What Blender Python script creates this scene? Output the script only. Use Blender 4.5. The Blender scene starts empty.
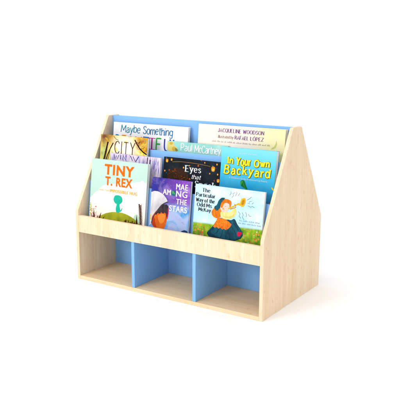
import bpy, bmesh, math, random
from mathutils import Vector, Matrix
random.seed(7)
SC = bpy.context.scene
COL = SC.collection

# ------------------------------------------------------------------ materials
def lin(c, k=1.0):
    o = []
    for v in c:
        v /= 255.0
        o.append((v / 12.92 if v <= .04045 else ((v + .055) / 1.055) ** 2.4) * k)
    return (o[0], o[1], o[2], 1)

def newmat(name):
    m = bpy.data.materials.new(name); m.use_nodes = True
    nt = m.node_tree
    b = nt.nodes['Principled BSDF']
    return m, nt, b

def N(nt, typ, **kw):
    n = nt.nodes.new(typ)
    for k, v in kw.items():
        if k.startswith('i_'):
            n.inputs[k[2:].replace('_', ' ')].default_value = v
        else:
            setattr(n, k, v)
    return n

def ramp(nt, stops, interp='LINEAR'):
    r = nt.nodes.new('ShaderNodeValToRGB'); cr = r.color_ramp; cr.interpolation = interp
    while len(cr.elements) < len(stops): cr.elements.new(.5)
    for e, (p, c) in zip(cr.elements, stops):
        e.position = p; e.color = c
    return r

def mapped(nt, scale=(1, 1, 1), rot=(0, 0, 0), loc=(0, 0, 0)):
    t = nt.nodes.new('ShaderNodeTexCoord'); mp = nt.nodes.new('ShaderNodeMapping')
    mp.inputs['Scale'].default_value = scale; mp.inputs['Rotation'].default_value = rot
    mp.inputs['Location'].default_value = loc
    nt.links.new(t.outputs['Object'], mp.inputs['Vector'])
    return mp.outputs['Vector']

def mixc(nt, fac, a, b, mode='MIX'):
    m = nt.nodes.new('ShaderNodeMix'); m.data_type = 'RGBA'; m.blend_type = mode
    for sock, v in ((m.inputs[0], fac), (m.inputs[6], a), (m.inputs[7], b)):
        if isinstance(v, (int, float, tuple)): sock.default_value = v
        else: nt.links.new(v, sock)
    return m.outputs[2]

def noise(nt, vec, scale, detail=3, rough=.5, dist=0):
    n = nt.nodes.new('ShaderNodeTexNoise')
    n.inputs['Scale'].default_value = scale; n.inputs['Detail'].default_value = detail
    n.inputs['Roughness'].default_value = rough; n.inputs['Distortion'].default_value = dist
    nt.links.new(vec, n.inputs['Vector'])
    return n.outputs['Fac']

def maprange(nt, v, a, b, c=0.0, d=1.0, smooth=False):
    m = nt.nodes.new('ShaderNodeMapRange')
    if smooth: m.interpolation_type = 'SMOOTHSTEP'
    nt.links.new(v, m.inputs[0])
    for i, x in zip((1, 2, 3, 4), (a, b, c, d)): m.inputs[i].default_value = x
    return m.outputs[0]

def wood(name, axis='Z', seed=0.0, tint=(1, 1, 1, 1)):
    """pale maple veneer; grain runs along axis"""
    m, nt, b = newmat(name)
    st = {'Z': (1, 1, .045), 'X': (.045, 1, 1)}[axis]
    loc = (seed, seed * 1.7, seed * .6)
    v1 = mapped(nt, st, loc=loc)
    broad = noise(nt, v1, 22, 2, .5, .3)
    fine = noise(nt, v1, 150, 3, .6, .1)
    hair = noise(nt, v1, 420, 2, .6)
    st2 = {'Z': (1, 1, .42), 'X': (.42, 1, 1)}[axis]
    v2 = mapped(nt, st2, loc=(seed * 2.1, seed, .3))
    fleck = noise(nt, v2, 75, 2, .55, .6)
    st3 = {'Z': (1, 1, .5), 'X': (.5, 1, 1)}[axis]
    cloud = noise(nt, mapped(nt, st3, loc=(3 + seed, 1, 2)), 6, 2)
    base = ramp(nt, [(.28, lin((225, 202, 171))), (.5, lin((232, 212, 185))), (.72, lin((237, 220, 195)))])
    nt.links.new(broad, base.inputs[0])
    c = mixc(nt, maprange(nt, fine, .35, .66, 0, .5), base.outputs[0], lin((219, 190, 150)))
    c = mixc(nt, maprange(nt, hair, .5, .75, 0, .28), c, lin((206, 171, 128)))
    c = mixc(nt, maprange(nt, fleck, .62, .74, 0, .5), c, lin((206, 164, 116)))
    c = mixc(nt, maprange(nt, cloud, .35, .7, 0, .22), c, lin((222, 193, 155)))
    c = mixc(nt, 1.0, c, tint, 'MULTIPLY')
    nt.links.new(c, b.inputs['Base Color'])
    b.inputs['Roughness'].default_value = .5
    b.inputs['Specular IOR Level'].default_value = .12
    bp = nt.nodes.new('ShaderNodeBump'); bp.inputs['Strength'].default_value = .06; bp.inputs['Distance'].default_value = .0006
    nt.links.new(fine, bp.inputs['Height']); nt.links.new(bp.outputs[0], b.inputs['Normal'])
    return m

def paint(name, c, rough=.5, spec=.25, mott=.04):
    m, nt, b = newmat(name)
    n = noise(nt, mapped(nt), 9, 3)
    d = tuple(x * (1 - mott * 2) for x in c[:3]) + (1,)
    e = tuple(min(1, x * (1 + mott)) for x in c[:3]) + (1,)
    r = ramp(nt, [(.3, d), (.7, e)]); nt.links.new(n, r.inputs[0]); nt.links.new(r.outputs[0], b.inputs['Base Color'])
    n2 = noise(nt, mapped(nt), 900, 2)
    bp = nt.nodes.new('ShaderNodeBump'); bp.inputs['Strength'].default_value = .05; bp.inputs['Distance'].default_value = .0003
    nt.links.new(n2, bp.inputs['Height']); nt.links.new(bp.outputs[0], b.inputs['Normal'])
    b.inputs['Roughness'].default_value = rough; b.inputs['Specular IOR Level'].default_value = spec
    return m

INK = {}
def paintink(c, d, sc=30, k=.9):
    m, nt, b = newmat('painted_%d_%d_%d' % c)
    n = noise(nt, mapped(nt, (1, 1, .45)), sc, 4, .65, .4)
    r = ramp(nt, [(.33, lin(d, k)), (.62, lin(c, k))]); nt.links.new(n, r.inputs[0]); finish(nt, b, r.outputs[0], .5)
    return m
def ink(c, k=.9):
    k *= .86
    """flat printed colour with a faint paper mottling"""
    key = (c, k)
    if key not in INK:
        INK[key] = paint('ink_%d_%d_%d' % c, lin(c, k), .5, .07, .03)
    return INK[key]

def coord(nt, axis):
    s = nt.nodes.new('ShaderNodeSeparateXYZ'); nt.links.new(mapped(nt), s.inputs[0])
    return s.outputs[axis]

def finish(nt, b, c, rough=.42):
    c = mixc(nt, 1.0, c, (.86, .86, .86, 1), 'MULTIPLY')   # paper white
    nt.links.new(c, b.inputs['Base Color']); b.inputs['Roughness'].default_value = rough
    b.inputs['Specular IOR Level'].default_value = .08

WOOD_SIDE = wood('maple_side', 'Z', .0)
WOOD_SIDE2 = wood('maple_side_left', 'Z', 4.3)
WOOD_RAIL = wood('maple_rail', 'Z', 2.2)
WOOD_SHELF = wood('maple_shelf', 'X', 1.1, (1, .965, .9, 1))
BLUE = paint('blue_laminate', lin((126, 177, 231), 1.0), .5, .08, .012)

# ------------------------------------------------------------------ mesh helpers
def link(name, bm, mats, parent=None, loc=None):
    me = bpy.data.meshes.new(name)
    bm.normal_update(); bm.to_mesh(me); bm.free()
    for m in (mats if isinstance(mats, (list, tuple)) else [mats]): me.materials.append(m)
    o = bpy.data.objects.new(name, me); COL.objects.link(o)
    if parent: o.parent = parent
    if loc: o.location = loc
    return o

def add_box(bm, a, b, bev=.0008, mi=0, segs=2):
    r = bmesh.ops.create_cube(bm, size=1)
    c = [(a[i] + b[i]) / 2 for i in range(3)]; s = [b[i] - a[i] for i in range(3)]
    for v in r['verts']: v.co = Vector([c[i] + v.co[i] * s[i] for i in range(3)])
    fs = set(f for v in r['verts'] for f in v.link_faces)
    for f in fs: f.material_index = mi
    if bev:
        es = list(set(e for v in r['verts'] for e in v.link_edges))
        g = bmesh.ops.bevel(bm, geom=es, offset=bev, segments=segs, affect='EDGES', profile=.5)
        for f in g['faces']: f.material_index = mi

def prism(bm, pts, x0, x1, bev=.0008):
    """polygon in the y-z plane extruded along x"""
    va = [bm.verts.new((x0, y, z)) for y, z in pts]; vb = [bm.verts.new((x1, y, z)) for y, z in pts]
    n = len(pts)
    fa = bm.faces.new(va); fb = bm.faces.new(list(reversed(vb)))
    for i in range(n): bm.faces.new((va[i], vb[i], vb[(i + 1) % n], va[(i + 1) % n]))
    bmesh.ops.recalc_face_normals(bm, faces=bm.faces)
    es = list(set(list(fa.edges) + list(fb.edges)))
    bmesh.ops.bevel(bm, geom=es, offset=bev, segments=2, affect='EDGES', profile=.5)

def empty(name, loc=(0, 0, 0), rot=(0, 0, 0)):
    o = bpy.data.objects.new(name, None); COL.objects.link(o); o.location = loc; o.rotation_euler = rot
    o.empty_display_size = .05
    return o

def tag(o, label, cat, group=None):
    o['label'] = label; o['category'] = cat
    if group: o['group'] = group

# ------------------------------------------------------------------ lettering
# stroke alphabet: cap height 10, x height 7; '~' = smooth stroke
G = {
'A': (7, '0,0 3.5,10 7,0|1.2,3.4 5.8,3.4'), 'B': (6.2, '0,0 0,10|~0,10 3.6,9.8 5,7.7 3.4,5.5 0,5.3|~0,5.3 4,5.2 6,2.7 4,.2 0,0'),
'C': (6.6, '~6.5,8 5,9.8 2.2,9.5 .2,6.8 .2,3.2 2.2,.5 5,.2 6.5,1.9'), 'D': (6.8, '0,0 0,10|~0,10 4,9.7 6.6,7 6.6,3 4,.3 0,0'),
'E': (5.6, '0,0 0,10|0,10 5.5,10|0,5.2 4.4,5.2|0,0 5.6,0'), 'F': (5.4, '0,0 0,10|0,10 5.4,10|0,5.2 4.4,5.2'),
'I': (0.6, '.3,0 .3,10'), 'J': (4.2, '~4,10 4,3 3,.3 1,.2 0,2'), 'L': (5, '0,10 0,0|0,0 5,0'),
'M': (8.6, '0,0 .6,10|.6,10 4.3,2.5|4.3,2.5 8,10|8,10 8.6,0'), 'N': (6.6, '0,0 0,10|0,10 6.6,0|6.6,0 6.6,10'),
'O': (7.4, '~3.7,10 6.6,8.6 7.4,5 6.6,1.4 3.7,0 .8,1.4 0,5 .8,8.6 3.7,10'), 'P': (5.8, '0,0 0,10|~0,10 3.8,9.9 5.7,7.4 3.8,4.7 0,4.6'),
'Q': (7.4, '~3.7,10 6.6,8.6 7.4,5 6.6,1.4 3.7,0 .8,1.4 0,5 .8,8.6 3.7,10|4.2,2.5 7.4,-1.2'),
'R': (6.4, '0,0 0,10|~0,10 3.8,9.9 5.6,7.6 3.8,5.1 0,5|3.2,5 6.4,0'), 'S': (5.6, '~5.4,8.2 3.8,9.9 1.2,9.4 .6,7.2 2.8,5.3 5.2,3.9 5.2,1.2 3,0 1,.3 .1,2'),
'T': (6.4, '3.2,0 3.2,10|0,10 6.4,10'), 'U': (6.4, '~0,10 0,3.4 1.2,.6 3.2,0 5.2,.6 6.4,3.4 6.4,10'), 'W': (9.6, '0,10 2.4,0|2.4,0 4.8,9|4.8,9 7.2,0|7.2,0 9.6,10'),
'Y': (6.6, '0,10 3.3,5|6.6,10 3.3,5|3.3,5 3.3,0'), 'Z': (6, '0,10 6,10|6,10 0,0|0,0 6,0'), 'K': (6.2, '0,0 0,10|6,10 0,4.4|2,6.2 6.2,0'),
'\u00d3': (7.4, '~3.7,10 6.6,8.6 7.4,5 6.6,1.4 3.7,0 .8,1.4 0,5 .8,8.6 3.7,10|3.4,11.4 5.2,13.2'),
'a': (4.9, '~.5,5.6 2.3,7 4.2,6 4.4,4 4.4,0|~4.3,4.2 2,3.9 .2,2.6 .5,.5 2.3,.1 4.3,1.6'), 'b': (5, '0,0 0,10|~0,4.8 2.2,7 4.4,6 5,3.5 4.2,.8 2.2,0 0,1.8'),
'c': (4.4, '~4.2,5.6 2.6,7 .7,6 0,3.5 .7,1 2.6,0 4.4,1.3'), 'd': (5, '5,0 5,10|~5,4.8 2.8,7 .7,6 0,3.5 .7,.8 2.8,0 5,1.8'),
'e': (4.8, '0,3.8 4.6,3.8|~4.6,3.8 4.2,6.2 2.5,7 .7,6.1 0,3.6 .7,1 2.6,0 4.7,1.2'), 'f': (3.6, '~3.9,9.4 2.6,10.2 1.6,9 1.5,7 1.5,0|0,6.7 3.3,6.7'),
'g': (5, '~5,5.2 2.8,7 .7,6 0,3.8 .7,1.4 2.8,.5 5,2|~5,7 5,0 4.2,-2.6 2,-3 .4,-2'), 'h': (4.8, '0,0 0,10|~0,4.6 2.2,7 4.2,6.4 4.7,4.4 4.7,0'),
'i': (.6, '.3,0 .3,7|.3,8.9 .3,9.7'), 'k': (4.8, '0,0 0,10|4.4,7 0,3|1.6,4.4 4.8,0'), 'l': (.6, '.3,0 .3,10'),
'm': (8, '0,0 0,7|~0,4.6 1.8,7 3.6,6.3 4,4.4 4,0|~4,4.6 5.8,7 7.6,6.3 8,4.4 8,0'), 'n': (4.8, '0,0 0,7|~0,4.6 2.2,7 4.2,6.4 4.7,4.4 4.7,0'),
'o': (5, '~2.5,7 4.5,6 5,3.5 4.5,1 2.5,0 .5,1 0,3.5 .5,6 2.5,7'), 'p': (5, '0,-3 0,7|~0,4.8 2.2,7 4.4,6 5,3.5 4.2,.8 2.2,0 0,1.8'),
'r': (2.7, '0,0 0,7|~0,4.4 1.6,6.8 3.4,6.6'), 's': (4, '~3.8,5.7 2.4,7 .7,6.3 .8,4.5 3.3,3 3.8,1.2 2.2,0 .1,1.3'),
't': (2.9, '~1.4,9.4 1.4,2 2,.2 3.4,.5|0,7 3.3,7'), 'u': (4.8, '~0,7 0,2.4 .8,.3 2.4,0 4.6,2.2|4.7,7 4.7,0'), 'w': (7, '0,7 1.8,0|1.8,0 3.5,6.4|3.5,6.4 5.2,0|5.2,0 7,7'),
'y': (5, '0,7 2.6,.4|~5,7 2.6,.4 1.4,-2.6 0,-3'), '.': (.8, '.2,0 .6,.4'), 'z': (4.4, '0,7 4.4,7|4.4,7 0,0|0,0 4.4,0')}

def smooth_pts(p, n=6):
    if len(p) < 3: return p
    closed = (Vector(p[0]) - Vector(p[-1])).length < 1e-6
    q = []
    for i in range(len(p) - 1):
        a = p[i - 1] if i else (p[-2] if closed else p[0]); b = p[i]; c = p[i + 1]
        d = p[i + 2] if i + 2 < len(p) else (p[1] if closed else p[-1])
        for k in range(n):
            t = k / n
            q.append(tuple(.5 * (2 * b[j] + (c[j] - a[j]) * t + (2 * a[j] - 5 * b[j] + 4 * c[j] - d[j]) * t * t + (3 * b[j] - a[j] - 3 * c[j] + d[j]) * t ** 3) for j in (0, 1)))
    q.append(p[-1])
    return q

SERIF_T = .42
LAY = [0]
def ribbon(bm, pts, w, y, contrast=0.0, mi=0, jitter=0.0):
    """ink stroke in the x-z plane (facing -y)"""
    LAY[0] = (LAY[0] + 1) % 40
    yy = y - LAY[0] * 3e-6
    L = []; R = []
    n = len(pts)
    for i, p in enumerate(pts):
        a = Vector(pts[max(i - 1, 0)]); b = Vector(pts[min(i + 1, n - 1)])
        d = (b - a)
        if d.length < 1e-9: d = Vector((0, 1))
        d.normalize()
        ww = w * (1 - contrast * abs(d.x) ** 1.5) * (1 + random.uniform(-jitter, jitter)) / 2
        nn = Vector((-d.y, d.x)) * ww
        L.append(bm.verts.new((p[0] + nn.x, yy, p[1] + nn.y))); R.append(bm.verts.new((p[0] - nn.x, yy, p[1] - nn.y)))
    for i in range(n - 1):
        f = bm.faces.new((R[i], R[i + 1], L[i + 1], L[i])); f.material_index = mi

def strokes(bm, text, x0, x1, z0, z1, w, y, contrast=0.0, serif=0.0, mi=0, sp=1.8, slant=0.0, bounce=0.0, jitter=0.0, grow=None):
    """write text so that caps fill z0..z1 and the line fills x0..x1"""
    total = 0
    for ch in text: total += (3.2 if ch == ' ' else G[ch][0] + sp)
    total -= sp
    sx = (x1 - x0) / total; sz = (z1 - z0) / 10
    rnd = random.Random(len(text) * 31 + ord(text[0]))
    cx = 0
    for ch in text:
        if ch == ' ': cx += 3.2; continue
        bw, spec = G[ch]; dz = rnd.uniform(-bounce, bounce); ang = rnd.uniform(-bounce, bounce) * .12
        for s in spec.split('|'):
            sm = s[0] == '~'
            pts = [tuple(map(float, q.split(','))) for q in s.lstrip('~').split()]
            ends = (pts[0], pts[-1], pts[1], pts[-2])
            if sm: pts = smooth_pts(pts)
            def T(p):
                u, v = p
                u2 = u + slant * v - ang * (v - 5); v2 = v + ang * (u - bw / 2) + dz
                return (x0 + (cx + u2) * sx, z0 + v2 * sz)
            ribbon(bm, [T(p) for p in pts], w, y, contrast, mi, jitter)
            if serif and s != spec.split('|')[0] and ch in 'aeg': continue
            if serif and not (sm and ch in 'OoCcSseGQ\u00d3'):
                for e, g in ((ends[0], ends[2]), (ends[1], ends[3])):
                    dx, dv = abs(e[0] - g[0]), abs(e[1] - g[1])
                    if dv > dx * 1.2 and not (e[1] not in (0.0, 10.0, 7.0, -3.0)):
                        off = w * .16
                        vv = e[1] 
                        q = T((e[0], vv + (.25 if vv <= 0 else -.25))); hl = serif * sx
                        ribbon(bm, [(q[0] - hl, q[1]), (q[0] + hl, q[1])], w * SERIF_T, y, 0, mi)
        cx += bw + sp

def bfont(bm, text, x0, x1, z0, z1, y, bold=0.0, mi=0, space=1.0, heavy=0.0):
    if heavy:   # overprinted slightly out of register to thicken the strokes
        for k, d in enumerate((-heavy, 0, heavy)): bfont(bm, text, x0 + d, x1 + d, z0, z1, y - k * .00003, 0, mi, space)
        return
    """default sans lettering fitted to the box x0..x1, z0..z1"""
    cu = bpy.data.curves.new('lettering', 'FONT'); cu.body = text; cu.size = 1; cu.offset = bold
    cu.space_character = space; cu.fill_mode = 'FRONT'; cu.resolution_u = 4
    ob = bpy.data.objects.new('lettering', cu); COL.objects.link(ob)
    bpy.context.view_layer.update()
    dg = bpy.context.evaluated_depsgraph_get()
    me = bpy.data.meshes.new_from_object(ob.evaluated_get(dg))
    vs = [v.co for v in me.vertices]
    ax, bx = min(v.x for v in vs), max(v.x for v in vs); ay, by = min(v.y for v in vs), max(v.y for v in vs)
    nv = [bm.verts.new((x0 + (v.x - ax) / (bx - ax) * (x1 - x0), y, z0 + (v.y - ay) / (by - ay) * (z1 - z0))) for v in vs]
    for p in me.polygons:
        try: f = bm.faces.new([nv[i] for i in p.vertices]); f.material_index = mi
        except ValueError: pass
    bpy.data.objects.remove(ob); bpy.data.curves.remove(cu); bpy.data.meshes.remove(me)

def microtext(bm, x0, x1, z, h, w, y, mi=0, seed=1):
    """a line of print too small to read in the photograph: uneven little marks grouped in words"""
    r = random.Random(seed); x = x0
    while x < x1:
        for k in range(r.randint(3, 8)):
            if x > x1: break
            hh = h * r.choice((.65, .7, 1.0)); 
            ribbon(bm, [(x, z), (x + h * .06, z + hh)], w, y, 0, mi)
            if r.random() < .6: ribbon(bm, [(x, z + hh * .98), (x + h * .4, z + hh * .9)], w * .8, y, 0, mi)
            x += h * .62
        x += h * .7

def poly(bm, pts, y, mi=0, smooth=False):
    if smooth: pts = smooth_pts(list(pts) + [pts[0]], 5)[:-1]
    f = bm.faces.new([bm.verts.new((p[0], y, p[1])) for p in pts]); f.material_index = mi
    f.normal_update()
    if f.normal.y > 0: f.normal_flip()
    bmesh.ops.triangulate(bm, faces=[f])

def ell(cx, cz, rx, rz, n=28, a0=0, a1=360):
    return [(cx + rx * math.cos(math.radians(a0 + (a1 - a0) * i / n)), cz + rz * math.sin(math.radians(a0 + (a1 - a0) * i / n))) for i in range(n)]

def mm(pts): return [(a / 1000, b / 1000) for a, b in pts]
def clipz(pts, w, h): return [(min(max(a, .0006), w - .0006), min(max(b, .0006), h - .0006)) for a, b in pts]

PAGE = None
def page_mat():
    m, nt, b = newmat('page_edges')
    v = mapped(nt, (1, 1, 1))
    # fine sheet lines, stacked through the book's thickness (local y)
    n = noise(nt, mapped(nt, (3, 2600, 3)), 1, 2)
    r = ramp(nt, [(.3, lin((232, 228, 228))), (.7, lin((252, 250, 250)))])
    nt.links.new(n, r.inputs[0]); finish(nt, b, r.outputs[0], .8)
    return m
PAGE = page_mat()

Y1, Y2, Y3, Y4 = -.00015, -.0003, -.00045, -.0006
def book(x, y, z, tilt, w, h, th, cover_mats, edge, label, lean=0.0):
    """a closed hardback leaning on the rack: origin at its lower left front corner"""
    root = empty('picture_book', (x, y, z), (-math.radians(tilt), math.radians(lean), 0))
    tag(root, label, 'book', 'picture books displayed face out in the rack')
    cb = .0016
    bm = bmesh.new(); add_box(bm, (0, 0, 0), (w, cb, h), .0005)
    fc = link('front_cover', bm, cover_mats, root)
    bm = bmesh.new(); add_box(bm, (0, th - cb, 0), (w, th, h), .0005); link('back_cover', bm, edge, root)
    bm = bmesh.new()
    # gently rounded spine
    pts = [(0.0, cb + .0002), (-.0012, cb + .0006), (-.0026, th * .3), (-.003, th * .5), (-.0026, th * .7), (-.0012, th - cb - .0006), (0.0, th - cb - .0002), (.0012, th - cb - .0008), (.0012, cb + .0008)]
    va = [bm.verts.new((a + .0028, b, .0003)) for a, b in pts]; vb = [bm.verts.new((a + .0028, b, h - .0003)) for a, b in pts]
    bm.faces.new(va); bm.faces.new(list(reversed(vb)))
    for i in range(len(pts)): bm.faces.new((va[i], vb[i], vb[(i + 1) % len(pts)], va[(i + 1) % len(pts)]))
    bmesh.ops.recalc_face_normals(bm, faces=bm.faces); link('spine', bm, edge, root)
    # page block, slightly inset, with a shallow concave fore edge
    bm = bmesh.new(); n = 8
    prof = [(.0045, cb + .0001)]
    for i in range(n + 1):
        t = i / n; prof.append((w - .0012 - .0016 * math.sin(math.pi * t), cb + .0001 + (th - 2 * cb - .0002) * t))
    prof.append((.0045, th - cb - .0001))
    va = [bm.verts.new((a, b, .0015)) for a, b in prof]; vb = [bm.verts.new((a, b, h - .0018)) for a, b in prof]
    bm.faces.new(va); bm.faces.new(list(reversed(vb)))
    for i in range(len(prof)): bm.faces.new((va[i], vb[i], vb[(i + 1) % len(prof)], va[(i + 1) % len(prof)]))
    bmesh.ops.recalc_face_normals(bm, faces=bm.faces); link('page_block', bm, PAGE, root)
    return root, fc

def add_art(fc, fn):
    """printed artwork becomes part of the cover mesh"""
    bm = bmesh.new(); bm.from_mesh(fc.data); fn(bm); bm.to_mesh(fc.data); bm.free()

def lettering(name, fc, mats, fn):
    bm = bmesh.new(); fn(bm); return link(name, bm, mats, fc)

# ------------------------------------------------------------------ the rack
W, D, H, T = .90, .50, .6865, .0145
KNEE = .303
shelf = empty('book_display_rack')
tag(shelf, 'pale maple double sided book display rack with blue panels and three open cubbies below', 'bookcase')

def rounded(pts, radii, seg=6):
    out = []
    n = len(pts)
    for i, (p, r) in enumerate(zip(pts, radii)):
        if r == 0: out.append(p); continue
        p = Vector(p); a = Vector(pts[i - 1]) - p; b = Vector(pts[(i + 1) % n]) - p
        a.normalize(); b.normalize()
        ang = a.angle(b); d = r / math.tan(ang / 2)
        c = p + (a + b).normalized() * (r / math.sin(ang / 2))
        s = p + a * d - c; e = p + b * d - c
        a0 = math.atan2(s.y, s.x); a1 = math.atan2(e.y, e.x)
        da = (a1 - a0 + math.pi) % (2 * math.pi) - math.pi
        for k in range(seg + 1):
            t = a0 + da * k / seg; out.append((c.x + r * math.cos(t), c.y + r * math.sin(t)))
    return out
outline = rounded([(0, 0), (D, 0), (D, KNEE), (.2835, H), (.2125, H), (0, KNEE)], [0, 0, .02, .012, .012, .02])
for x0, m in ((0, WOOD_SIDE2), (W - T, WOOD_SIDE)):
    bm = bmesh.new(); prism(bm, outline, x0, x0 + T); link('side_panel', bm, m, shelf)
YB0, YB1 = .2385, .2535
xi0, xi1 = T + .0002, W - T - .0002
def rack_box(name, a, b, m, bev=.0007):
    bm = bmesh.new(); add_box(bm, a, b, bev); return link(name, bm, m, shelf)
rack_box('centre_board', (xi0, YB0, .0162), (xi1, YB1, H - .0012), BLUE)
rack_box('bottom_shelf', (xi0, .0008, .0005), (xi1, D - .0008, .0158), WOOD_SHELF)
for side in (0, 1):
    fy = (lambda y: y) if side == 0 else (lambda y: D - y)
    def span(name, x0, x1, y0, y1, z0, z1, m, bev=.0007):
        a, b = sorted((fy(y0), fy(y1))); rack_box(name, (x0, a, z0), (x1, b, z1), m, bev)
    yb = YB0 - .0003 if side == 0 else D - YB1 - .0003
    span('front_rail' if side == 0 else 'rear_rail', xi0, xi1, .0006, .0150, .2088, .2812, WOOD_RAIL)
    span('deck', xi0, xi1, .0153, yb, .2098, .2245, WOOD_SHELF)
    for x in (.2966, .5937):
        span('divider', x, x + T, .0016, yb, .0161, .2085, BLUE)
    span('pocket_floor', xi0, xi1, .0905, .1300, .3580, .3690, BLUE)
    span('pocket_floor', xi0, xi1, .1685, yb - .001, .4880, .4990, BLUE)
    # leaning blue tier panels
    for ztop, ytop in ((.4200, .0800), (.5640, .1580)):
        a = math.radians(7); th = .008; L = (ztop - .2255) / math.cos(a)
        bm = bmesh.new(); add_box(bm, (xi0, 0, -L), (xi1, th, 0), .0012)
        bmesh.ops.rotate(bm, verts=bm.verts, cent=(0, 0, 0), matrix=Matrix.Rotation(-a, 3, 'X'))
        bmesh.ops.translate(bm, verts=bm.verts, vec=(0, ytop, ztop))
        if side:
            for v in bm.verts: v.co.y = D - v.co.y
            bmesh.ops.reverse_faces(bm, faces=bm.faces)
        link('tier_panel', bm, BLUE, shelf)

# ------------------------------------------------------------------ books
Z3, Z2, Z1 = .2262, .3705, .5005

# --- front row, left: mint and cream cover with orange title
w, h = .2965, .294
root, fc = book(.0362, .038, Z3, 7, w, h, .0160,
    [ink((201, 234, 221)), ink((254, 247, 236), .95), paintink((180, 184, 40), (140, 148, 28), 24), ink((30, 196, 166)), ink((74, 28, 26)), ink((240, 78, 48)), ink((192, 228, 205)), ink((190, 200, 70)), ink((132, 140, 30)), ink((16, 160, 138))],
    ink((196, 230, 216)), 'square mint and cream picture book with large orange title above a green hill')
def art(bm):
    cl = [(.6, 128), (8, 133), (14, 138), (21, 149), (29, 152), (36, 158), (44, 161), (49, 170), (58, 176), (66, 184), (78, 188), (92, 195), (120, 197), (160, 201), (193, 203), (206, 208), (216, 207), (226, 213), (238, 214), (246, 218), (257, 218), (264, 221), (270, 227), (277, 225), (283, 219), (290, 218), (295.9, 223)]
    poly(bm, mm([(.6, .8)] + cl + [(295.9, .8)]), Y1, 1)
    hill = [(20, 8), (36, 36), (55, 53), (92, 71), (125, 80), (153, 83), (180, 83), (204, 79), (225, 73), (242, 66), (258, 57), (272, 44), (285, 20), (290, 6)]
    poly(bm, mm(hill), Y2, 2)
    r = random.Random(3)
    for k in range(150):   # grassy texture on the hill
        x = r.uniform(55, 255); z = r.uniform(30, 76 - abs(x - 165) * .16)
        ribbon(bm, mm([(x, z), (x + r.uniform(-1, 1), z + r.uniform(2, 5))]), .0006, Y2 - .00004, 0, 8 if r.random() < .6 else 7)
    # small plain teal topiary standing on the hill (generic stand-in)
    poly(bm, mm([(131, 142), (136, 150), (148, 153), (162, 152), (172, 146), (176, 136), (174, 126), (166, 119), (154, 116), (140, 118), (132, 126), (129, 134)]), Y3, 3, True)
    poly(bm, mm([(147, 122), (163, 122), (162, 112), (165, 102), (168, 92), (164, 84), (156, 80), (147, 83), (144, 92), (144, 102), (147, 112)]), Y3 - .00004, 3, True)
    poly(bm, mm([(160, 88), (170, 93), (175, 102), (178, 104), (176, 92), (166, 84)]), Y3 - .00008, 3)
    for k in range(46):   # clipped leaves
        x = r.uniform(134, 172) if k < 30 else r.uniform(148, 164); z = r.uniform(121, 148) if k < 30 else r.uniform(86, 114)
        ribbon(bm, mm([(x, z), (x + r.uniform(-2, 2), z + 2.4)]), .0009, Y3 - .00012, 0, 9)
    # left plants
    for k in range(60):
        x = r.uniform(1.5, 16); z = r.uniform(48, 105)
        if x - 1 > 15 * math.sin((z - 40) / 70 * math.pi): continue
        poly(bm, mm(ell(x, z, r.uniform(1.2, 2.6), r.uniform(1.2, 2.6), 7)), Y2 - .00001 * (k % 9), 7)
    def spike(x, z, dx, hh, ww, mi=4, y=Y3):
        poly(bm, mm([(x - ww, z), (x + dx * .4 - ww * .6, z + hh * .5), (x + dx, z + hh), (x + dx * .4 + ww * .7, z + hh * .45), (x + ww, z)]), y, mi)
    spike(28, 36, -4, 46, 6); spike(20, 36, -8, 26, 4, 4, Y3 - .0001); spike(56, 38, 10, 34, 5); spike(72, 38, 14, 20, 4); spike(44, 36, 4, 22, 5, 4, Y3 - .0001)
    for k in range(34):
        x = r.uniform(5, 40); z = r.uniform(40, 86)
        if r.random() < .35: x = r.uniform(46, 76); z = r.uniform(40, 56)
        poly(bm, mm(ell(x, z, r.uniform(1.2, 2.6), r.uniform(1, 2.2), 6)), Y4 - .00001 * k, 5)
    poly(bm, mm([(30, 93), (39, 95), (38, 91), (32, 90)]), Y4, 5)
    # right plants
    poly(bm, mm(ell(254, 60, 17, 26)), Y1 - .00005, 6)
    spike(257, 36, -3, 50, 6); spike(240, 36, 6, 22, 4)
    ribbon(bm, mm([(276, 34), (277, 60), (274, 90), (270, 118), (264, 130)]), .004, Y3, 0, 4)
    for k in range(16):
        z = 38 + k * 5.6; x = 277 - max(0, z - 60) * .14
        for s in (-1, 1): ribbon(bm, mm([(x, z), (x + s * 8, z + 6)]), .0030, Y3 - .0001, 0, 4)
    for k in range(26):
        x = r.uniform(190, 246); ribbon(bm, mm([(x, 36), (x + r.uniform(-5, 5), 36 + r.uniform(8, 22))]), .0026, Y3, 0, 4)
add_art(fc, art)
def ttl(bm):
    y = -.0008
    bfont(bm, 'TINY', .072, .229, .233, .2765, y, .034, 0, 1.12)
    bfont(bm, 'T. REX', .079, .223, .188, .2255, y, .034, 0, 1.12)
lettering('title', fc, [ink((255, 112, 8), .95)], ttl)
lettering('subtitle', fc, [ink((248, 186, 44), .95)], lambda bm: (bfont(bm, 'AND THE', .048, .102, .1635, .1695, -.0008, 0), bfont(bm, 'IMPOSSIBLE HUG', .107, .250, .162, .1745, -.0008, 0, 0, 1.15, .0006)))

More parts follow.
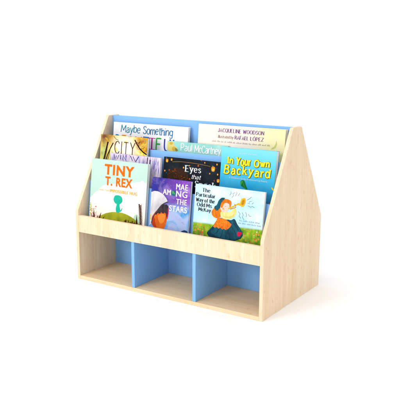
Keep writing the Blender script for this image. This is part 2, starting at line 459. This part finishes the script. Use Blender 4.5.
# --- front row, middle: purple and blue starry cover
def nebula():
    m, nt, b = newmat('starry_print')
    n1 = noise(nt, mapped(nt), 14, 5, .6, .8); n2 = noise(nt, mapped(nt, loc=(4, 2, 7)), 9, 4, .6, 1.2)
    x = coord(nt, 0); z = coord(nt, 2)
    base = mixc(nt, maprange(nt, x, .04, .16), lin((46, 44, 142), .95), lin((138, 74, 186), .95))
    low = mixc(nt, maprange(nt, n2, .38, .62), lin((70, 150, 214)), lin((196, 208, 240)))
    a = nt.nodes.new('ShaderNodeMath'); a.operation = 'MULTIPLY_ADD'; a.inputs[1].default_value = .13
    nt.links.new(n1, a.inputs[0]); nt.links.new(z, a.inputs[2])
    c = mixc(nt, maprange(nt, a.outputs[0], .165, .235, 1, 0, True), base, low)
    c = mixc(nt, maprange(nt, n1, .5, .72, 0, .55), c, lin((190, 160, 226)))
    c = mixc(nt, maprange(nt, n2, .52, .68, 0, .5), c, lin((40, 60, 170)))
    vo = nt.nodes.new('ShaderNodeTexVoronoi'); vo.inputs['Scale'].default_value = 150
    nt.links.new(mapped(nt), vo.inputs['Vector'])
    c = mixc(nt, maprange(nt, vo.outputs['Distance'], .0, .16, .8, 0), c, (1, 1, 1, 1))
    finish(nt, b, c, .38); return m
w, h = .187, .2465
root, fc = book(.3568, .038, Z3, 7, w, h, .0140, [nebula(), paintink((240, 238, 240), (204, 200, 206), 26), paintink((228, 226, 230), (186, 182, 190), 30), paintink((234, 118, 28), (206, 80, 18), 30), paintink((66, 56, 62), (30, 26, 34), 50), ink((226, 24, 84)), ink((70, 60, 74)), ink((26, 60, 110)), ink((240, 196, 60)), ink((240, 140, 50)), ink((190, 62, 20))],
    ink((60, 50, 140)), 'purple and blue starry picture book with white capitals, in the middle of the front row')
def art(bm):
    poly(bm, mm([(.6, 52), (.6, 186), (16, 192), (33, 192), (50, 187), (64, 179), (76, 168), (84, 155), (70, 150), (56, 141), (42, 124), (30, 108), (18, 88), (10, 62)]), Y1, 1)
    poly(bm, mm([(.6, 60), (.6, 120), (10, 140), (22, 150), (40, 150), (56, 144), (40, 124), (28, 106), (16, 84), (9, 62)]), Y2, 2)
    ribbon(bm, mm(smooth_pts([(84, 156), (70, 149), (56, 140), (42, 124), (30, 108), (18, 88), (10, 62)], 5)), .0042, Y3, 0, 6)
    # plain orange round planet under a dark cap (generic stand-in)
    poly(bm, mm([(14, 92), (10, 74), (14, 56), (28, 46), (46, 40), (66, 43), (78, 58), (84, 84), (82, 108), (60, 122), (32, 114)]), Y2 - .00008, 3, True)
    poly(bm, mm([(10, 74), (14, 56), (28, 46), (40, 42), (30, 62), (24, 84), (14, 92)]), Y2 - .00012, 10, True)
    poly(bm, mm([(40, 96), (60, 106), (76, 100), (70, 74), (56, 66), (44, 78)]), Y2 - .00013, 9, True)
    poly(bm, mm([(24, 99), (36, 112), (48, 130), (62, 143), (80, 145), (88, 138), (91, 120), (88, 104), (82, 90), (79, 108), (72, 112), (64, 106), (56, 112), (48, 104), (38, 106), (32, 98)]), Y3, 4)
    ribbon(bm, mm([(88, 132), (89, 112), (86, 88)]), .0035, Y4, 0, 5)
    poly(bm, mm([(2, 96), (7, 96), (7, 76), (2, 74)]), Y3, 8)
    poly(bm, mm([(150, 42), (158, 50), (170, 55), (182, 54), (186, 50), (186, 30), (140, 30)]), Y2, 7)
add_art(fc, art)
def ttl(bm):
    y = -.0008
    bfont(bm, 'MAE', .120, .174, .2095, .232, y, 0, 0, 1.1, .0006); bfont(bm, 'AM', .058, .0955, .1835, .2045, y, 0, 0, 1.05, .0006); bfont(bm, 'NG', .1215, .1735, .181, .2055, y, 0, 0, 1.1, .0006)
    poly(bm, mm(ell(108, 193, 10.5, 10.5)), y, 1); poly(bm, mm([(101, 199), (107, 202), (112, 196), (108, 189), (103, 191)]), y - .0001, 2); poly(bm, mm([(111, 187), (116, 190), (116, 196), (112, 193)]), y - .0001, 2)
    bfont(bm, 'THE', .1245, .1735, .152, .173, y, 0, 0, 1.1, .0006); bfont(bm, 'STARS', .0935, .1765, .1215, .1445, y, 0, 0, 1.1, .0006)
lettering('title', fc, [ink((250, 246, 252), 1.1), ink((24, 110, 130)), ink((80, 180, 90))], ttl)

# --- front row, right: pale sky over a flower meadow
def meadow():
    m, nt, b = newmat('meadow_print')
    z = coord(nt, 2); x = coord(nt, 0)
    n1 = noise(nt, mapped(nt), 12, 4, .6); n2 = noise(nt, mapped(nt, loc=(2, 1, 5)), 40, 4, .6)
    sky = ramp(nt, [(.3, lin((168, 220, 242))), (.55, lin((206, 238, 249))), (.7, lin((240, 250, 252)))]); nt.links.new(n1, sky.inputs[0])
    grass = ramp(nt, [(.3, lin((70, 116, 22))), (.5, lin((132, 176, 30))), (.68, lin((196, 214, 60)))]); nt.links.new(n2, grass.inputs[0])
    dark = mixc(nt, maprange(nt, z, .035, .075, .75, 0), grass.outputs[0], lin((52, 84, 26)))
    vo = nt.nodes.new('ShaderNodeTexVoronoi'); vo.inputs['Scale'].default_value = 95; nt.links.new(mapped(nt), vo.inputs['Vector'])
    fl = ramp(nt, [(.0, lin((226, 80, 70))), (.25, lin((240, 150, 60))), (.45, lin((250, 240, 230))), (.62, lin((228, 120, 130))), (.8, lin((160, 60, 40)))], 'CONSTANT')
    sp = nt.nodes.new('ShaderNodeSeparateColor'); nt.links.new(vo.outputs['Color'], sp.inputs[0]); nt.links.new(sp.outputs[0], fl.inputs[0])
    # two flower patches
    def patch(cx, cz, rx, rz):
        v = mapped(nt, (1 / rx, 0, 1 / rz), loc=(-cx / rx, 0, -cz / rz))
        g = nt.nodes.new('ShaderNodeVectorMath'); g.operation = 'LENGTH'; nt.links.new(v, g.inputs[0]); return maprange(nt, g.outputs['Value'], .5, 1.15, 1, 0)
    pa = nt.nodes.new('ShaderNodeMath'); pa.operation = 'MAXIMUM'; nt.links.new(patch(.034, .066, .034, .026), pa.inputs[0]); nt.links.new(patch(.262, .075, .045, .03), pa.inputs[1])
    near = maprange(nt, vo.outputs['Distance'], .28, .42, 1, 0)
    mu = nt.nodes.new('ShaderNodeMath'); mu.operation = 'MULTIPLY'; nt.links.new(pa.outputs[0], mu.inputs[0]); nt.links.new(near, mu.inputs[1])
    g2 = mixc(nt, mu.outputs[0], dark, fl.outputs[0])
    hz = nt.nodes.new('ShaderNodeMath'); hz.operation = 'MULTIPLY_ADD'; hz.inputs[1].default_value = -.035; nt.links.new(x, hz.inputs[0]); nt.links.new(z, hz.inputs[2])
    c = mixc(nt, maprange(nt, hz.outputs[0], .090, .097), g2, sky.outputs[0])
    finish(nt, b, c, .4); return m
w, h = .3, .241
root, fc = book(.565, .038, Z3, 7, w, h, .0130, [meadow(), paintink((26, 96, 116), (8, 50, 70), 34), paintink((248, 142, 30), (222, 96, 18), 50), paintink((250, 226, 208), (244, 196, 176), 40), paintink((246, 244, 170), (224, 216, 120), 60), ink((222, 20, 70)), ink((240, 190, 40)), ink((56, 84, 110)), ink((12, 56, 74)), ink((200, 140, 20)), ink((248, 168, 60)), ink((30, 100, 124))],
    ink((150, 200, 220)), 'landscape picture book with pale blue sky, flower meadow and a gold trumpet on its cover')
def art(bm):
    # generic figure blowing a horn: hooded round head, blouse, wide skirt and apron
    poly(bm, mm([(88, 156), (80, 144), (84, 130), (96, 122), (110, 122), (122, 130), (124, 150), (118, 166), (104, 170), (94, 166)]), Y1, 2, True)
    poly(bm, mm([(66, 60), (78, 76), (92, 92), (104, 112), (116, 124), (140, 124), (166, 122), (182, 128), (196, 110), (214, 90), (222, 74), (216, 62), (196, 50), (170, 42), (130, 38), (96, 42), (76, 48)]), Y1 - .00006, 1, True)
    poly(bm, mm([(66, 60), (76, 66), (110, 52), (150, 46), (190, 52), (218, 66), (216, 60), (196, 50), (170, 42), (130, 38), (96, 42), (76, 48)]), Y2, 8)
    r = random.Random(5)
    for k in range(26):
        x = r.uniform(86, 210); z = r.uniform(50, 84 - abs(x - 150) * .2)
        ribbon(bm, mm([(x, z), (x + r.uniform(-5, 5), z + r.uniform(8, 16))]), .0009, Y2 - .00005, 0, 11)
    ap = [(108, 124), (104, 112), (98, 100), (92, 88), (100, 84), (108, 88), (116, 83), (124, 87), (132, 82), (140, 86), (148, 82), (158, 88), (166, 96), (172, 106), (160, 114), (140, 124)]
    poly(bm, mm(ap), Y3, 2)
    for k in range(22):
        x = r.uniform(104, 160); z = r.uniform(90, 116); poly(bm, mm(ell(x, z, 1.6, 1.6, 6)), Y3 - .00005, 10)
    poly(bm, mm([(122, 132), (132, 124), (152, 122), (170, 130), (184, 140), (188, 158), (180, 168), (170, 160), (158, 150), (140, 150), (128, 150), (120, 146)]), Y3 - .00008, 4, True)
    poly(bm, mm(ell(136, 166, 19, 19)), Y4, 3)
    poly(bm, mm([(118, 186), (128, 196), (146, 198), (162, 192), (164, 178), (158, 168), (154, 180), (142, 184), (132, 178), (126, 164), (118, 166)]), Y4 - .00004, 2, True)
    poly(bm, mm([(94, 154), (92, 164), (102, 172), (108, 188), (120, 200), (134, 201), (130, 192), (122, 184), (118, 172), (116, 162), (108, 152), (100, 150)]), Y4 - .00008, 1, True)
    poly(bm, mm(ell(130, 160, 4, 3)), Y4 - .0001, 10)
    # horn
    ribbon(bm, mm([(152, 163), (176, 176), (196, 188)]), .0052, Y4 - .00012, 0, 6)
    ribbon(bm, mm([(160, 162), (184, 172), (178, 184)]), .0030, Y4 - .00014, 0, 9)
    poly(bm, mm([(190, 182), (200, 190), (206, 208), (216, 204), (222, 190), (216, 178), (204, 180)]), Y4 - .00016, 6)
    e = [(213 + 11 * math.cos(t) * .8 - 17 * math.sin(t) * -.35, 194 + 17 * math.sin(t) - 11 * math.cos(t) * .35) for t in [i * math.pi / 12 for i in range(24)]]
    poly(bm, mm(e), Y4 - .0002, 6)
    e = [((a - 213) * .62 + 213, (b - 194) * .62 + 194) for a, b in e]; poly(bm, mm(e), Y4 - .00024, 9)
    # shoes
    poly(bm, mm([(104, 46), (118, 46), (122, 30), (104, 28)]), Y2 - .0001, 5)
    poly(bm, mm([(198, 80), (203, 84), (208, 81), (214, 84), (217, 78), (212, 70), (204, 66), (199, 71)]), Y3, 5, True)
    for a in ([(118, 84), (108, 66), (88, 52)], [(136, 80), (132, 62), (124, 44)], [(156, 82), (164, 64), (168, 46)], [(172, 98), (188, 80), (196, 56)], [(178, 112), (196, 96), (208, 74)], [(98, 92), (88, 78), (76, 64)]):
        ribbon(bm, mm(smooth_pts(a, 5)), .0022, Y2 - .00003, 0, 8)
    for a in ([(90, 152), (86, 140), (92, 128)], [(100, 156), (96, 140), (104, 126)], [(112, 158), (110, 144), (116, 130)], [(124, 190), (140, 194), (158, 190)], [(126, 182), (142, 188), (158, 184)]):
        ribbon(bm, mm(smooth_pts(a, 5)), .0012, Y4 - .00011, 0, 9)
    ribbon(bm, mm(smooth_pts([(132, 134), (146, 130), (166, 134), (182, 146)], 5)), .0012, Y4, 0, 6)
    ribbon(bm, mm([(138, 170), (142, 171)]), .0012, Y4 - .00012, 0, 8)
    ribbon(bm, mm(smooth_pts([(102, 172), (112, 186), (124, 196)], 5)), .0016, Y4 - .00013, 0, 11)
    # blown notes: short crooked marks
    for a in ([(154, 214), (160, 222), (158, 228)], [(164, 206), (170, 214), (168, 222), (176, 226)], [(178, 214), (184, 224), (182, 230)], [(190, 216), (196, 226)], [(228, 204), (238, 210), (246, 218)], [(232, 194), (240, 192), (238, 200), (248, 202)], [(234, 184), (246, 180), (252, 184), (262, 180)],
              [(196, 158), (204, 150), (200, 142), (208, 134)], [(212, 156), (218, 148), (214, 140), (222, 130)], [(226, 160), (232, 150), (230, 142)], [(238, 154), (244, 146), (250, 148)], [(250, 192), (256, 198)]):
        ribbon(bm, mm(a), .0012, Y2, 0, 7)
add_art(fc, art)
def ttl(bm):
    y = -.001
    for t, a, b, z0, z1 in (('The', 34, 67, 213, 229), ('Particular', 7, 91, 194, 210), ('Way of the', 8, 90, 174, 190), ('Odd Ms.', 14, 84, 156, 172), ('McKay', 22, 76, 139, 154)):
        t2 = t.replace('v', 'y')
        strokes(bm, t2, a / 1000, b / 1000, (z0 + 1) / 1000, (z1 - 1.5) / 1000, .0030, y, .6, 1.5, 0, 2.9, .0, .2)
lettering('title', fc, [ink((40, 42, 48))], ttl)
lettering('author_name', fc, [ink((40, 84, 128))], lambda bm: (microtext(bm, .204, .290, .1235, .0052, .0007, -.0009, 0, 3), microtext(bm, .200, .292, .1135, .0052, .0007, -.0009, 0, 4)))

# --- middle row, left rear: golden autumn trees
def autumn():
    m, nt, b = newmat('autumn_print')
    n1 = noise(nt, mapped(nt), 16, 4, .6, .7); n2 = noise(nt, mapped(nt, loc=(1, 7, 3)), 30, 4, .65, .5)
    r = ramp(nt, [(.30, lin((120, 64, 28))), (.40, lin((204, 132, 24))), (.48, lin((252, 204, 40))), (.60, lin((255, 240, 140)))]); nt.links.new(n1, r.inputs[0])
    def patch(cx, cz, rx, rz, a=.4, bb=1.1):
        v = mapped(nt, (1 / rx, 0, 1 / rz), loc=(-cx / rx, 0, -cz / rz))
        g = nt.nodes.new('ShaderNodeVectorMath'); g.operation = 'LENGTH'; nt.links.new(v, g.inputs[0]); return maprange(nt, g.outputs['Value'], a, bb, 1, 0)
    c = mixc(nt, patch(.130, .190, .085, .080, .35), r.outputs[0], lin((255, 253, 240)))
    c = mixc(nt, patch(.025, .165, .045, .05, .3), c, lin((190, 206, 120)))
    c = mixc(nt, patch(.02, .235, .07, .05, .1), c, lin((120, 70, 46)))
    c = mixc(nt, patch(.225, .225, .05, .04, .1), c, lin((168, 100, 30)))
    c = mixc(nt, maprange(nt, n2, .56, .66, 0, .8), c, lin((250, 210, 60)))
    c = mixc(nt, maprange(nt, n2, .44, .34, 0, .5), c, lin((120, 70, 40)))
    finish(nt, b, c, .42); return m
w, h = .2505, .244
root, fc = book(.0285, .114, Z2, 7, w, h, .0150, [autumn(), ink((38, 20, 14)), ink((60, 38, 28)), ink((120, 60, 24)), ink((240, 232, 246)), ink((60, 60, 150))],
    ink((120, 80, 40)), 'yellow and brown autumn watercolour picture book with thin brown capitals, behind the mint book')
def art(bm):
    ribbon(bm, mm([(18, 120), (26, 150), (33, 182), (41, 214)]), .0075, Y1, 0, 1)
    ribbon(bm, mm([(30, 120), (42, 158), (56, 188), (70, 212)]), .0052, Y1, 0, 1)
    ribbon(bm, mm([(40, 130), (48, 150), (56, 190)]), .003, Y2, 0, 3)
    ribbon(bm, mm([(26, 120), (34, 158), (40, 196)]), .0022, Y3, 0, 3)
    ribbon(bm, mm([(184, 232), (196, 216), (212, 198), (232, 184), (250, 176)]), .0055, Y1, 0, 1)
    ribbon(bm, mm([(192, 222), (204, 220), (214, 226)]), .002, Y1, 0, 1)
    ribbon(bm, mm([(208, 203), (206, 216), (210, 226)]), .0018, Y1, 0, 1)
    ribbon(bm, mm([(214, 197), (228, 198), (238, 206)]), .0016, Y1, 0, 1)
    ribbon(bm, mm([(70, 240), (84, 228), (98, 224)]), .002, Y1, 0, 2)
    ribbon(bm, mm([(78, 165), (77, 140)]), .008, Y2, 0, 4)
    for a in ([(70, 164), (71, 140)], [(83, 164), (82, 142)], [(92, 162), (93, 140)]): ribbon(bm, mm(a), .003, Y3, 0, 2)
add_art(fc, art)
lettering('title', fc, [ink((84, 52, 44))], lambda bm: strokes(bm, 'CITY', .080, .187, .168, .219, .0036, -.0008, .1, .7, 0, 3.0, 0, .3, .1))

# --- middle row, left front: lavender winter streaks
def winter():
    m, nt, b = newmat('winter_print')
    n1 = noise(nt, mapped(nt, (1, 1, .16)), 75, 4, .65, .2); n2 = noise(nt, mapped(nt, loc=(3, 3, 3)), 14, 3)
    r = ramp(nt, [(.32, lin((70, 66, 150))), (.44, lin((164, 154, 210))), (.55, lin((226, 214, 236))), (.7, lin((250, 244, 250)))]); nt.links.new(n1, r.inputs[0])
    c = mixc(nt, maprange(nt, n2, .42, .62, 0, .75), r.outputs[0], lin((238, 222, 232)))
    c = mixc(nt, maprange(nt, coord(nt, 2), .085, .12, .35, 0), c, lin((196, 160, 190)))
    finish(nt, b, c, .42); return m
w, h = .263, .171
root, fc = book(.0990, .0985, Z2, 7, w, h, .0130, [winter(), ink((66, 66, 160)), ink((44, 28, 60)), ink((246, 240, 250))],
    ink((180, 170, 210)), 'lavender and white wintry picture book with blue streaks, in front of the autumn book')
def art(bm):
    r = random.Random(9)
    z = [(20, 166), (26, 148), (33, 162), (40, 148), (46, 165)]
    ribbon(bm, mm(z), .0034, Y2, 0, 1)
    ribbon(bm, mm([(56, 148), (57, 166)]), .0034, Y2, 0, 1)
    ribbon(bm, mm([(68, 147), (68, 166), (84, 147), (84, 167)]), .0034, Y2, 0, 1)
    ribbon(bm, mm([(108, 167), (120, 147), (121, 166), (136, 145), (152, 168)]), .0042, Y2, 0, 1)
    for k in range(44):
        x = r.uniform(190, 256); zz = r.uniform(90, 160); ribbon(bm, mm([(x, zz), (x + r.uniform(-1, 1), min(170, zz + r.uniform(5, 26)))]), r.uniform(.0006, .0018), Y1, 0, r.choice((1, 1, 3)))
    for a in ([(196, 60), (197, 168)], [(203, 60), (202, 120)], [(212, 60), (210, 160)]): ribbon(bm, mm(a), .0036, Y2, 0, 2)
add_art(fc, art)

# --- middle row, centre: black night cover with glowing lanterns
def night():
    m, nt, b = newmat('night_print')
    n1 = noise(nt, mapped(nt), 20, 4, .6)
    r = ramp(nt, [(.35, lin((14, 14, 20))), (.6, lin((24, 34, 46))), (.75, lin((40, 56, 66)))]); nt.links.new(n1, r.inputs[0])
    vo = nt.nodes.new('ShaderNodeTexVoronoi'); vo.inputs['Scale'].default_value = 60; nt.links.new(mapped(nt), vo.inputs['Vector'])
    sp = nt.nodes.new('ShaderNodeSeparateColor'); nt.links.new(vo.outputs['Color'], sp.inputs[0])
    sel = maprange(nt, sp.outputs[0], .62, .66)
    dot = maprange(nt, vo.outputs['Distance'], .12, .30, 1, 0)
    mu = nt.nodes.new('ShaderNodeMath'); mu.operation = 'MULTIPLY'; nt.links.new(sel, mu.inputs[0]); nt.links.new(dot, mu.inputs[1])
    rr = ramp(nt, [(0, lin((206, 96, 30))), (.5, lin((120, 60, 30))), (.75, lin((60, 90, 110)))], 'CONSTANT'); nt.links.new(sp.outputs[1], rr.inputs[0])
    c = mixc(nt, mu.outputs[0], r.outputs[0], rr.outputs[0])
    finish(nt, b, c, .35); return m
w, h = .2695, .176
root, fc = book(.3672, .114, Z2, 7, w, h, .0090, [night(), ink((240, 150, 30)), ink((255, 216, 110)), ink((176, 136, 80)), ink((58, 34, 20)), ink((128, 70, 26)), ink((206, 96, 30))],
    ink((20, 20, 26)), 'black picture book with glowing orange lanterns and white serif title, in the middle row')
def art(bm):
    poly(bm, mm(ell(72, 96, 52, 40)), Y1, 4)
    r = random.Random(4)
    for k in range(120):
        a = r.uniform(0, 6.28); q = math.sqrt(r.random()); poly(bm, mm(ell(72 + 50 * q * math.cos(a), 96 + 38 * q * math.sin(a), r.uniform(.7, 1.8), r.uniform(.7, 1.8), 6)), Y2 - .000005 * (k % 20), 5 if r.random() < .8 else 6)
    ribbon(bm, mm(smooth_pts([(42, 158), (80, 162), (123, 162), (175, 160), (222, 156)], 5)), .0013, Y2, 0, 3)
    for cx, cz, s in ((16, 161, 6), (38, 167, 4), (236, 147, 8.5), (262, 104, 6), (8, 120, 3), (252, 166, 3), (196, 168, 2.4), (98, 140, 3), (222, 128, 2.5), (126, 150, 2), (258, 128, 3)):
        poly(bm, mm([(cx - s * .7, cz - s), (cx + s * .7, cz - s), (cx + s, cz + s * .5), (cx + s * .5, cz + s * 1.1), (cx - s * .5, cz + s * 1.1), (cx - s, cz + s * .5)]), Y3, 1, True)
        poly(bm, mm(ell(cx, cz - s * .25, s * .55, s * .6, 12)), Y4, 2)
add_art(fc, art)
def ttl(bm):
    y = -.0009
    strokes(bm, 'Eyes', .109, .180, .126, .150, .0050, y, .68, 1.7, 0, 2.8)
    strokes(bm, 'that', .138, .180, .100, .1165, .0029, y, .5, 0, 0, 1.8, .22)
    strokes(bm, 'Speak', .158, .252, .068, .094, .0050, y, .68, 1.7, 0, 2.8)
lettering('title', fc, [ink((240, 240, 242), 1.1)], ttl)

# --- middle row, right: bright cyan cover with yellow hand lettering
def cyan():
    m, nt, b = newmat('cyan_print')
    z = coord(nt, 2)
    r = ramp(nt, [(.0, lin((0, 120, 184))), (.3, lin((14, 156, 208))), (.62, lin((70, 196, 232))), (1, lin((124, 216, 240)))]); nt.links.new(maprange(nt, z, .03, .23), r.inputs[0])
    n = noise(nt, mapped(nt), 10, 2)
    c = mixc(nt, maprange(nt, n, .4, .7, 0, .15), r.outputs[0], lin((150, 226, 244)))
    finish(nt, b, c, .38); return m
w, h = .2342, .2370
root, fc = book(.6372, .112, Z2, 7, w, h, .0200, [cyan(), ink((14, 120, 50)), ink((60, 170, 60)), ink((160, 200, 60)), ink((240, 214, 50)), ink((226, 150, 60)), ink((8, 80, 40))],
    ink((60, 180, 220)), 'bright cyan picture book with chunky yellow lettering, beside the right side panel')
def art(bm):
    poly(bm, mm([(92, 104), (93, 114), (100, 119), (107, 117), (112, 110), (116, 100), (122, 90), (125, 80), (118, 82), (112, 88), (104, 92), (96, 96)]), Y2, 1, True)
    ribbon(bm, mm([(99, 114), (106, 102), (116, 86)]), .0016, Y3, 0, 2)
    poly(bm, mm([(92, 106), (96, 114), (102, 116), (98, 104), (96, 98)]), Y4, 2)
    poly(bm, mm(ell(92, 68, 22, 15)), Y1, 3); poly(bm, mm(ell(128, 64, 20, 14)), Y1 - .00005, 2)
    for k in range(5): ribbon(bm, mm(smooth_pts([(76 + k * 8, 56), (74 + k * 8.5, 68), (80 + k * 6, 82)], 4)), .001, Y3, 0, 1)
    poly(bm, mm([(222, 104), (228, 103), (233, 97), (233, 93), (227, 95), (224, 99)]), Y2, 4)
    poly(bm, mm([(215, 42), (222, 46), (230, 45), (233, 40), (222, 38)]), Y2, 5)
add_art(fc, art)
def ttl(bm):
    for k, (wd, y, dx, dz) in enumerate(((.0092, -.0007, .0010, -.0008), (.0060, -.00086, 0, 0))):
        for t, a, b, z0, z1 in (('In', 31, 52, 176, 199), ('Your', 69, 128, 175, 203), ('Own', 146, 207, 174, 198), ('Backyard', 20, 212, 139, 170)):
            strokes(bm, t, a / 1000 + dx, b / 1000 + dx, z0 / 1000 + dz, z1 / 1000 + dz, wd, y, .10, 1.6, k, 3.2, 0, 1.0, .06)
lettering('title', fc, [ink((92, 84, 44)), ink((248, 236, 44), .95)], ttl)
lettering('author_name', fc, [ink((240, 248, 250))], lambda bm: microtext(bm, .078, .156, .2155, .0046, .0009, -.0008, 0, 8))
lettering('subtitle', fc, [ink((230, 244, 250))], lambda bm: bfont(bm, "A Children's Guide to Discovering Nature", .041, .204, .1185, .1265, -.0008, 0, 0, 1.1))

# --- back row, left: white cover, teal brush lettering and coloured capitals
w, h = .3925, .1605
root, fc = book(.0400, .199, Z1, 6, w, h, .0140, [ink((247, 247, 250), .97), ink((225, 226, 232))],
    ink((240, 240, 244)), 'wide white picture book with teal brush lettering over multicoloured capitals, in the back row')
def ttl(bm):
    y = -.0008
    strokes(bm, 'Maybe', .043, .146, .120, .151, .0037, y, .25, 0, 0, 1.6, .04, .5, .18)
    strokes(bm, 'Something', .163, .314, .119, .150, .0037, y, .25, 0, 1, 1.7, .04, .5, .18)
    for k, (ch, a, b) in enumerate((('B', 15, 38), ('E', 50, 72), ('A', 82, 113), ('U', 125, 155), ('T', 164, 195), ('I', 207, 216), ('F', 235, 259), ('U', 277, 305), ('L', 322, 344))):
        strokes(bm, ch, a / 1000, b / 1000, .056, .105, .0062, y, .1, 1.2 if ch in 'TI' else 0, 2 + k, 1, 0, 0, .05)
lettering('title', fc, [ink((30, 142, 176)), ink((36, 120, 176)), ink((20, 120, 190)), ink((250, 150, 40)), ink((226, 60, 150)), ink((168, 60, 170)), ink((30, 132, 196)), ink((192, 26, 150)), ink((64, 180, 80)), ink((62, 62, 160)), ink((60, 120, 200))], ttl)

# --- back row, right: cream to yellow cover, purple serif names
def cream():
    m, nt, b = newmat('cream_print')
    x = coord(nt, 0); n = noise(nt, mapped(nt), 10, 4, .6, .5)
    a = nt.nodes.new('ShaderNodeMath'); a.operation = 'MULTIPLY_ADD'; a.inputs[1].default_value = .12; nt.links.new(n, a.inputs[0]); nt.links.new(x, a.inputs[2])
    c = mixc(nt, maprange(nt, a.outputs[0], .27, .40, 0, 1, True), lin((254, 243, 228), .95), lin((251, 245, 186), .95))
    c = mixc(nt, maprange(nt, n, .5, .7, 0, .5), c, lin((252, 226, 206)))
    finish(nt, b, c, .42); return m
w, h = .3865, .1783
root, fc = book(.4805, .199, Z1, 6, w, h, .0195, [cream(), ink((216, 222, 128)), ink((244, 232, 120))],
    ink((250, 240, 200)), 'wide cream and yellow picture book with purple serif capitals, in the back row')
def art(bm):
    poly(bm, mm([(330, 100), (340, 102), (350, 108), (354, 120), (351, 137), (348, 122), (343, 112), (334, 106)]), Y1, 1)
add_art(fc, art)
def ttl(bm):
    y = -.0007
    strokes(bm, 'JACQUELINE', .0925, .196, .1515, .1655, .0025, y, .55, 1.3, 0, 2.8)
    strokes(bm, 'WOODSON', .206, .2955, .1515, .1655, .0025, y, .55, 1.3, 0, 2.8)
    strokes(bm, 'RAFAEL', .171, .230, .1275, .141, .0025, y, .55, 1.3, 0, 2.8)
    strokes(bm, 'L\u00d3PEZ', .240, .2955, .1275, .141, .0025, y, .55, 1.3, 0, 2.8)
    strokes(bm, 'Illustrated by', .094, .163, .128, .139, .0013, y, .3, 0, 1, 2.0, .15)
lettering('author_name', fc, [ink((122, 60, 138)), ink((150, 110, 96))], ttl)
lettering('subtitle', fc, [ink((150, 84, 110))], lambda bm: microtext(bm, .068, .324, .1110, .0056, .0009, -.0007, 0, 12))

# --- back row, middle front: small mint watercolour
def mint():
    m, nt, b = newmat('mint_print')
    n = noise(nt, mapped(nt), 14, 4, .6, .6)
    r = ramp(nt, [(.3, lin((132, 204, 196))), (.55, lin((164, 220, 210))), (.75, lin((196, 234, 222)))]); nt.links.new(n, r.inputs[0])
    finish(nt, b, r.outputs[0], .4); return m
w, h = .290, .1010
root, fc = book(.3410, .185, Z1, 6, w, h, .0100, [mint(), ink((240, 222, 130)), ink((222, 184, 80)), ink((150, 140, 60))],
    ink((150, 210, 200)), 'low mint green picture book with white lettering, peeking out between the two wide back books')
def art(bm):
    poly(bm, mm([(1, 68), (1, 98), (14, 98), (26, 99), (34, 94), (32, 86), (40, 82), (50, 74), (54, 64), (30, 60), (10, 60)]), Y1, 1, False)
    poly(bm, mm([(12, 96), (22, 98), (28, 92), (20, 86), (12, 88)]), Y2, 2, True)
    poly(bm, mm([(24, 74), (36, 80), (44, 74), (46, 64), (30, 62)]), Y2, 2, True)
    poly(bm, mm([(40, 74), (50, 72), (54, 64), (44, 62)]), Y3, 3, True)
add_art(fc, art)
lettering('author_name', fc, [ink((248, 252, 250), .97)], lambda bm: (strokes(bm, 'Paul', .070, .123, .066, .095, .0040, -.0007, .3, .6, 0, 1.7), strokes(bm, 'McCartney', .137, .258, .064, .093, .0040, -.0007, .3, .6, 0, 1.6)))

# ------------------------------------------------------------------ setting
def floor_mat():
    m, nt, b = newmat('white_studio_floor')
    n = noise(nt, mapped(nt), 1.5, 2)
    r = ramp(nt, [(.3, (.948, .941, .942, 1)), (.7, (.953, .947, .948, 1))]); nt.links.new(n, r.inputs[0])
    nt.links.new(r.outputs[0], b.inputs['Base Color']); b.inputs['Roughness'].default_value = .8; b.inputs['Specular IOR Level'].default_value = .1
    return m
bm = bmesh.new()
bmesh.ops.create_circle(bm, cap_ends=True, radius=60, segments=96)
for v in bm.verts: v.co.z = 0; v.co.x += .45
fl = link('floor', bm, floor_mat()); fl['kind'] = 'structure'

wd = bpy.data.worlds.new('World'); SC.world = wd; wd.use_nodes = True
bg = wd.node_tree.nodes['Background']; bg.inputs[0].default_value = (1, 1, 1, 1); bg.inputs[1].default_value = 1.065

def area(name, loc, target, size, power, col=(1, 1, 1)):
    l = bpy.data.lights.new(name, 'AREA'); l.shape = 'SQUARE'; l.size = size; l.energy = power; l.color = col
    o = bpy.data.objects.new(name, l); COL.objects.link(o); o.location = loc
    o.rotation_euler = (Vector(target) - Vector(loc)).to_track_quat('-Z', 'Y').to_euler()
area('key_light', (-1.1, -4.4, 2.0), (.45, .2, .25), 1.3, 86, (1, .975, .95))
area('top_light', (-.8, -1.6, 4.8), (.45, .2, .3), 4.0, 58, (1, .99, .98))

# ------------------------------------------------------------------ camera
cam = bpy.data.cameras.new('camera'); co = bpy.data.objects.new('camera', cam); COL.objects.link(co); SC.camera = co
cx, cy, cz, yaw, pi_, ro, f = 2.01480, -2.12353, .96510, .57824, -.21135, .002666, 698.285
F = Vector((-math.sin(yaw) * math.cos(pi_), math.cos(yaw) * math.cos(pi_), math.sin(pi_)))
R = Vector((math.cos(yaw), math.sin(yaw), 0)); U = R.cross(F)
R2 = R * math.cos(ro) + U * math.sin(ro); U2 = -R * math.sin(ro) + U * math.cos(ro)
M = Matrix((R2, U2, -F)).transposed().to_4x4(); M.translation = Vector((cx, cy, cz)); co.matrix_world = M
cam.sensor_width = 36; cam.lens = f / 400 * 36; cam.clip_start = .05; cam.clip_end = 500

SC.render.engine = 'CYCLES'; SC.render.resolution_x = 1024; SC.render.resolution_y = 1024
SC.view_settings.view_transform = 'Standard'; SC.view_settings.look = 'None'
SC.view_settings.exposure = 0; SC.view_settings.gamma = 1
SC.cycles.max_bounces = 8; SC.cycles.diffuse_bounces = 6
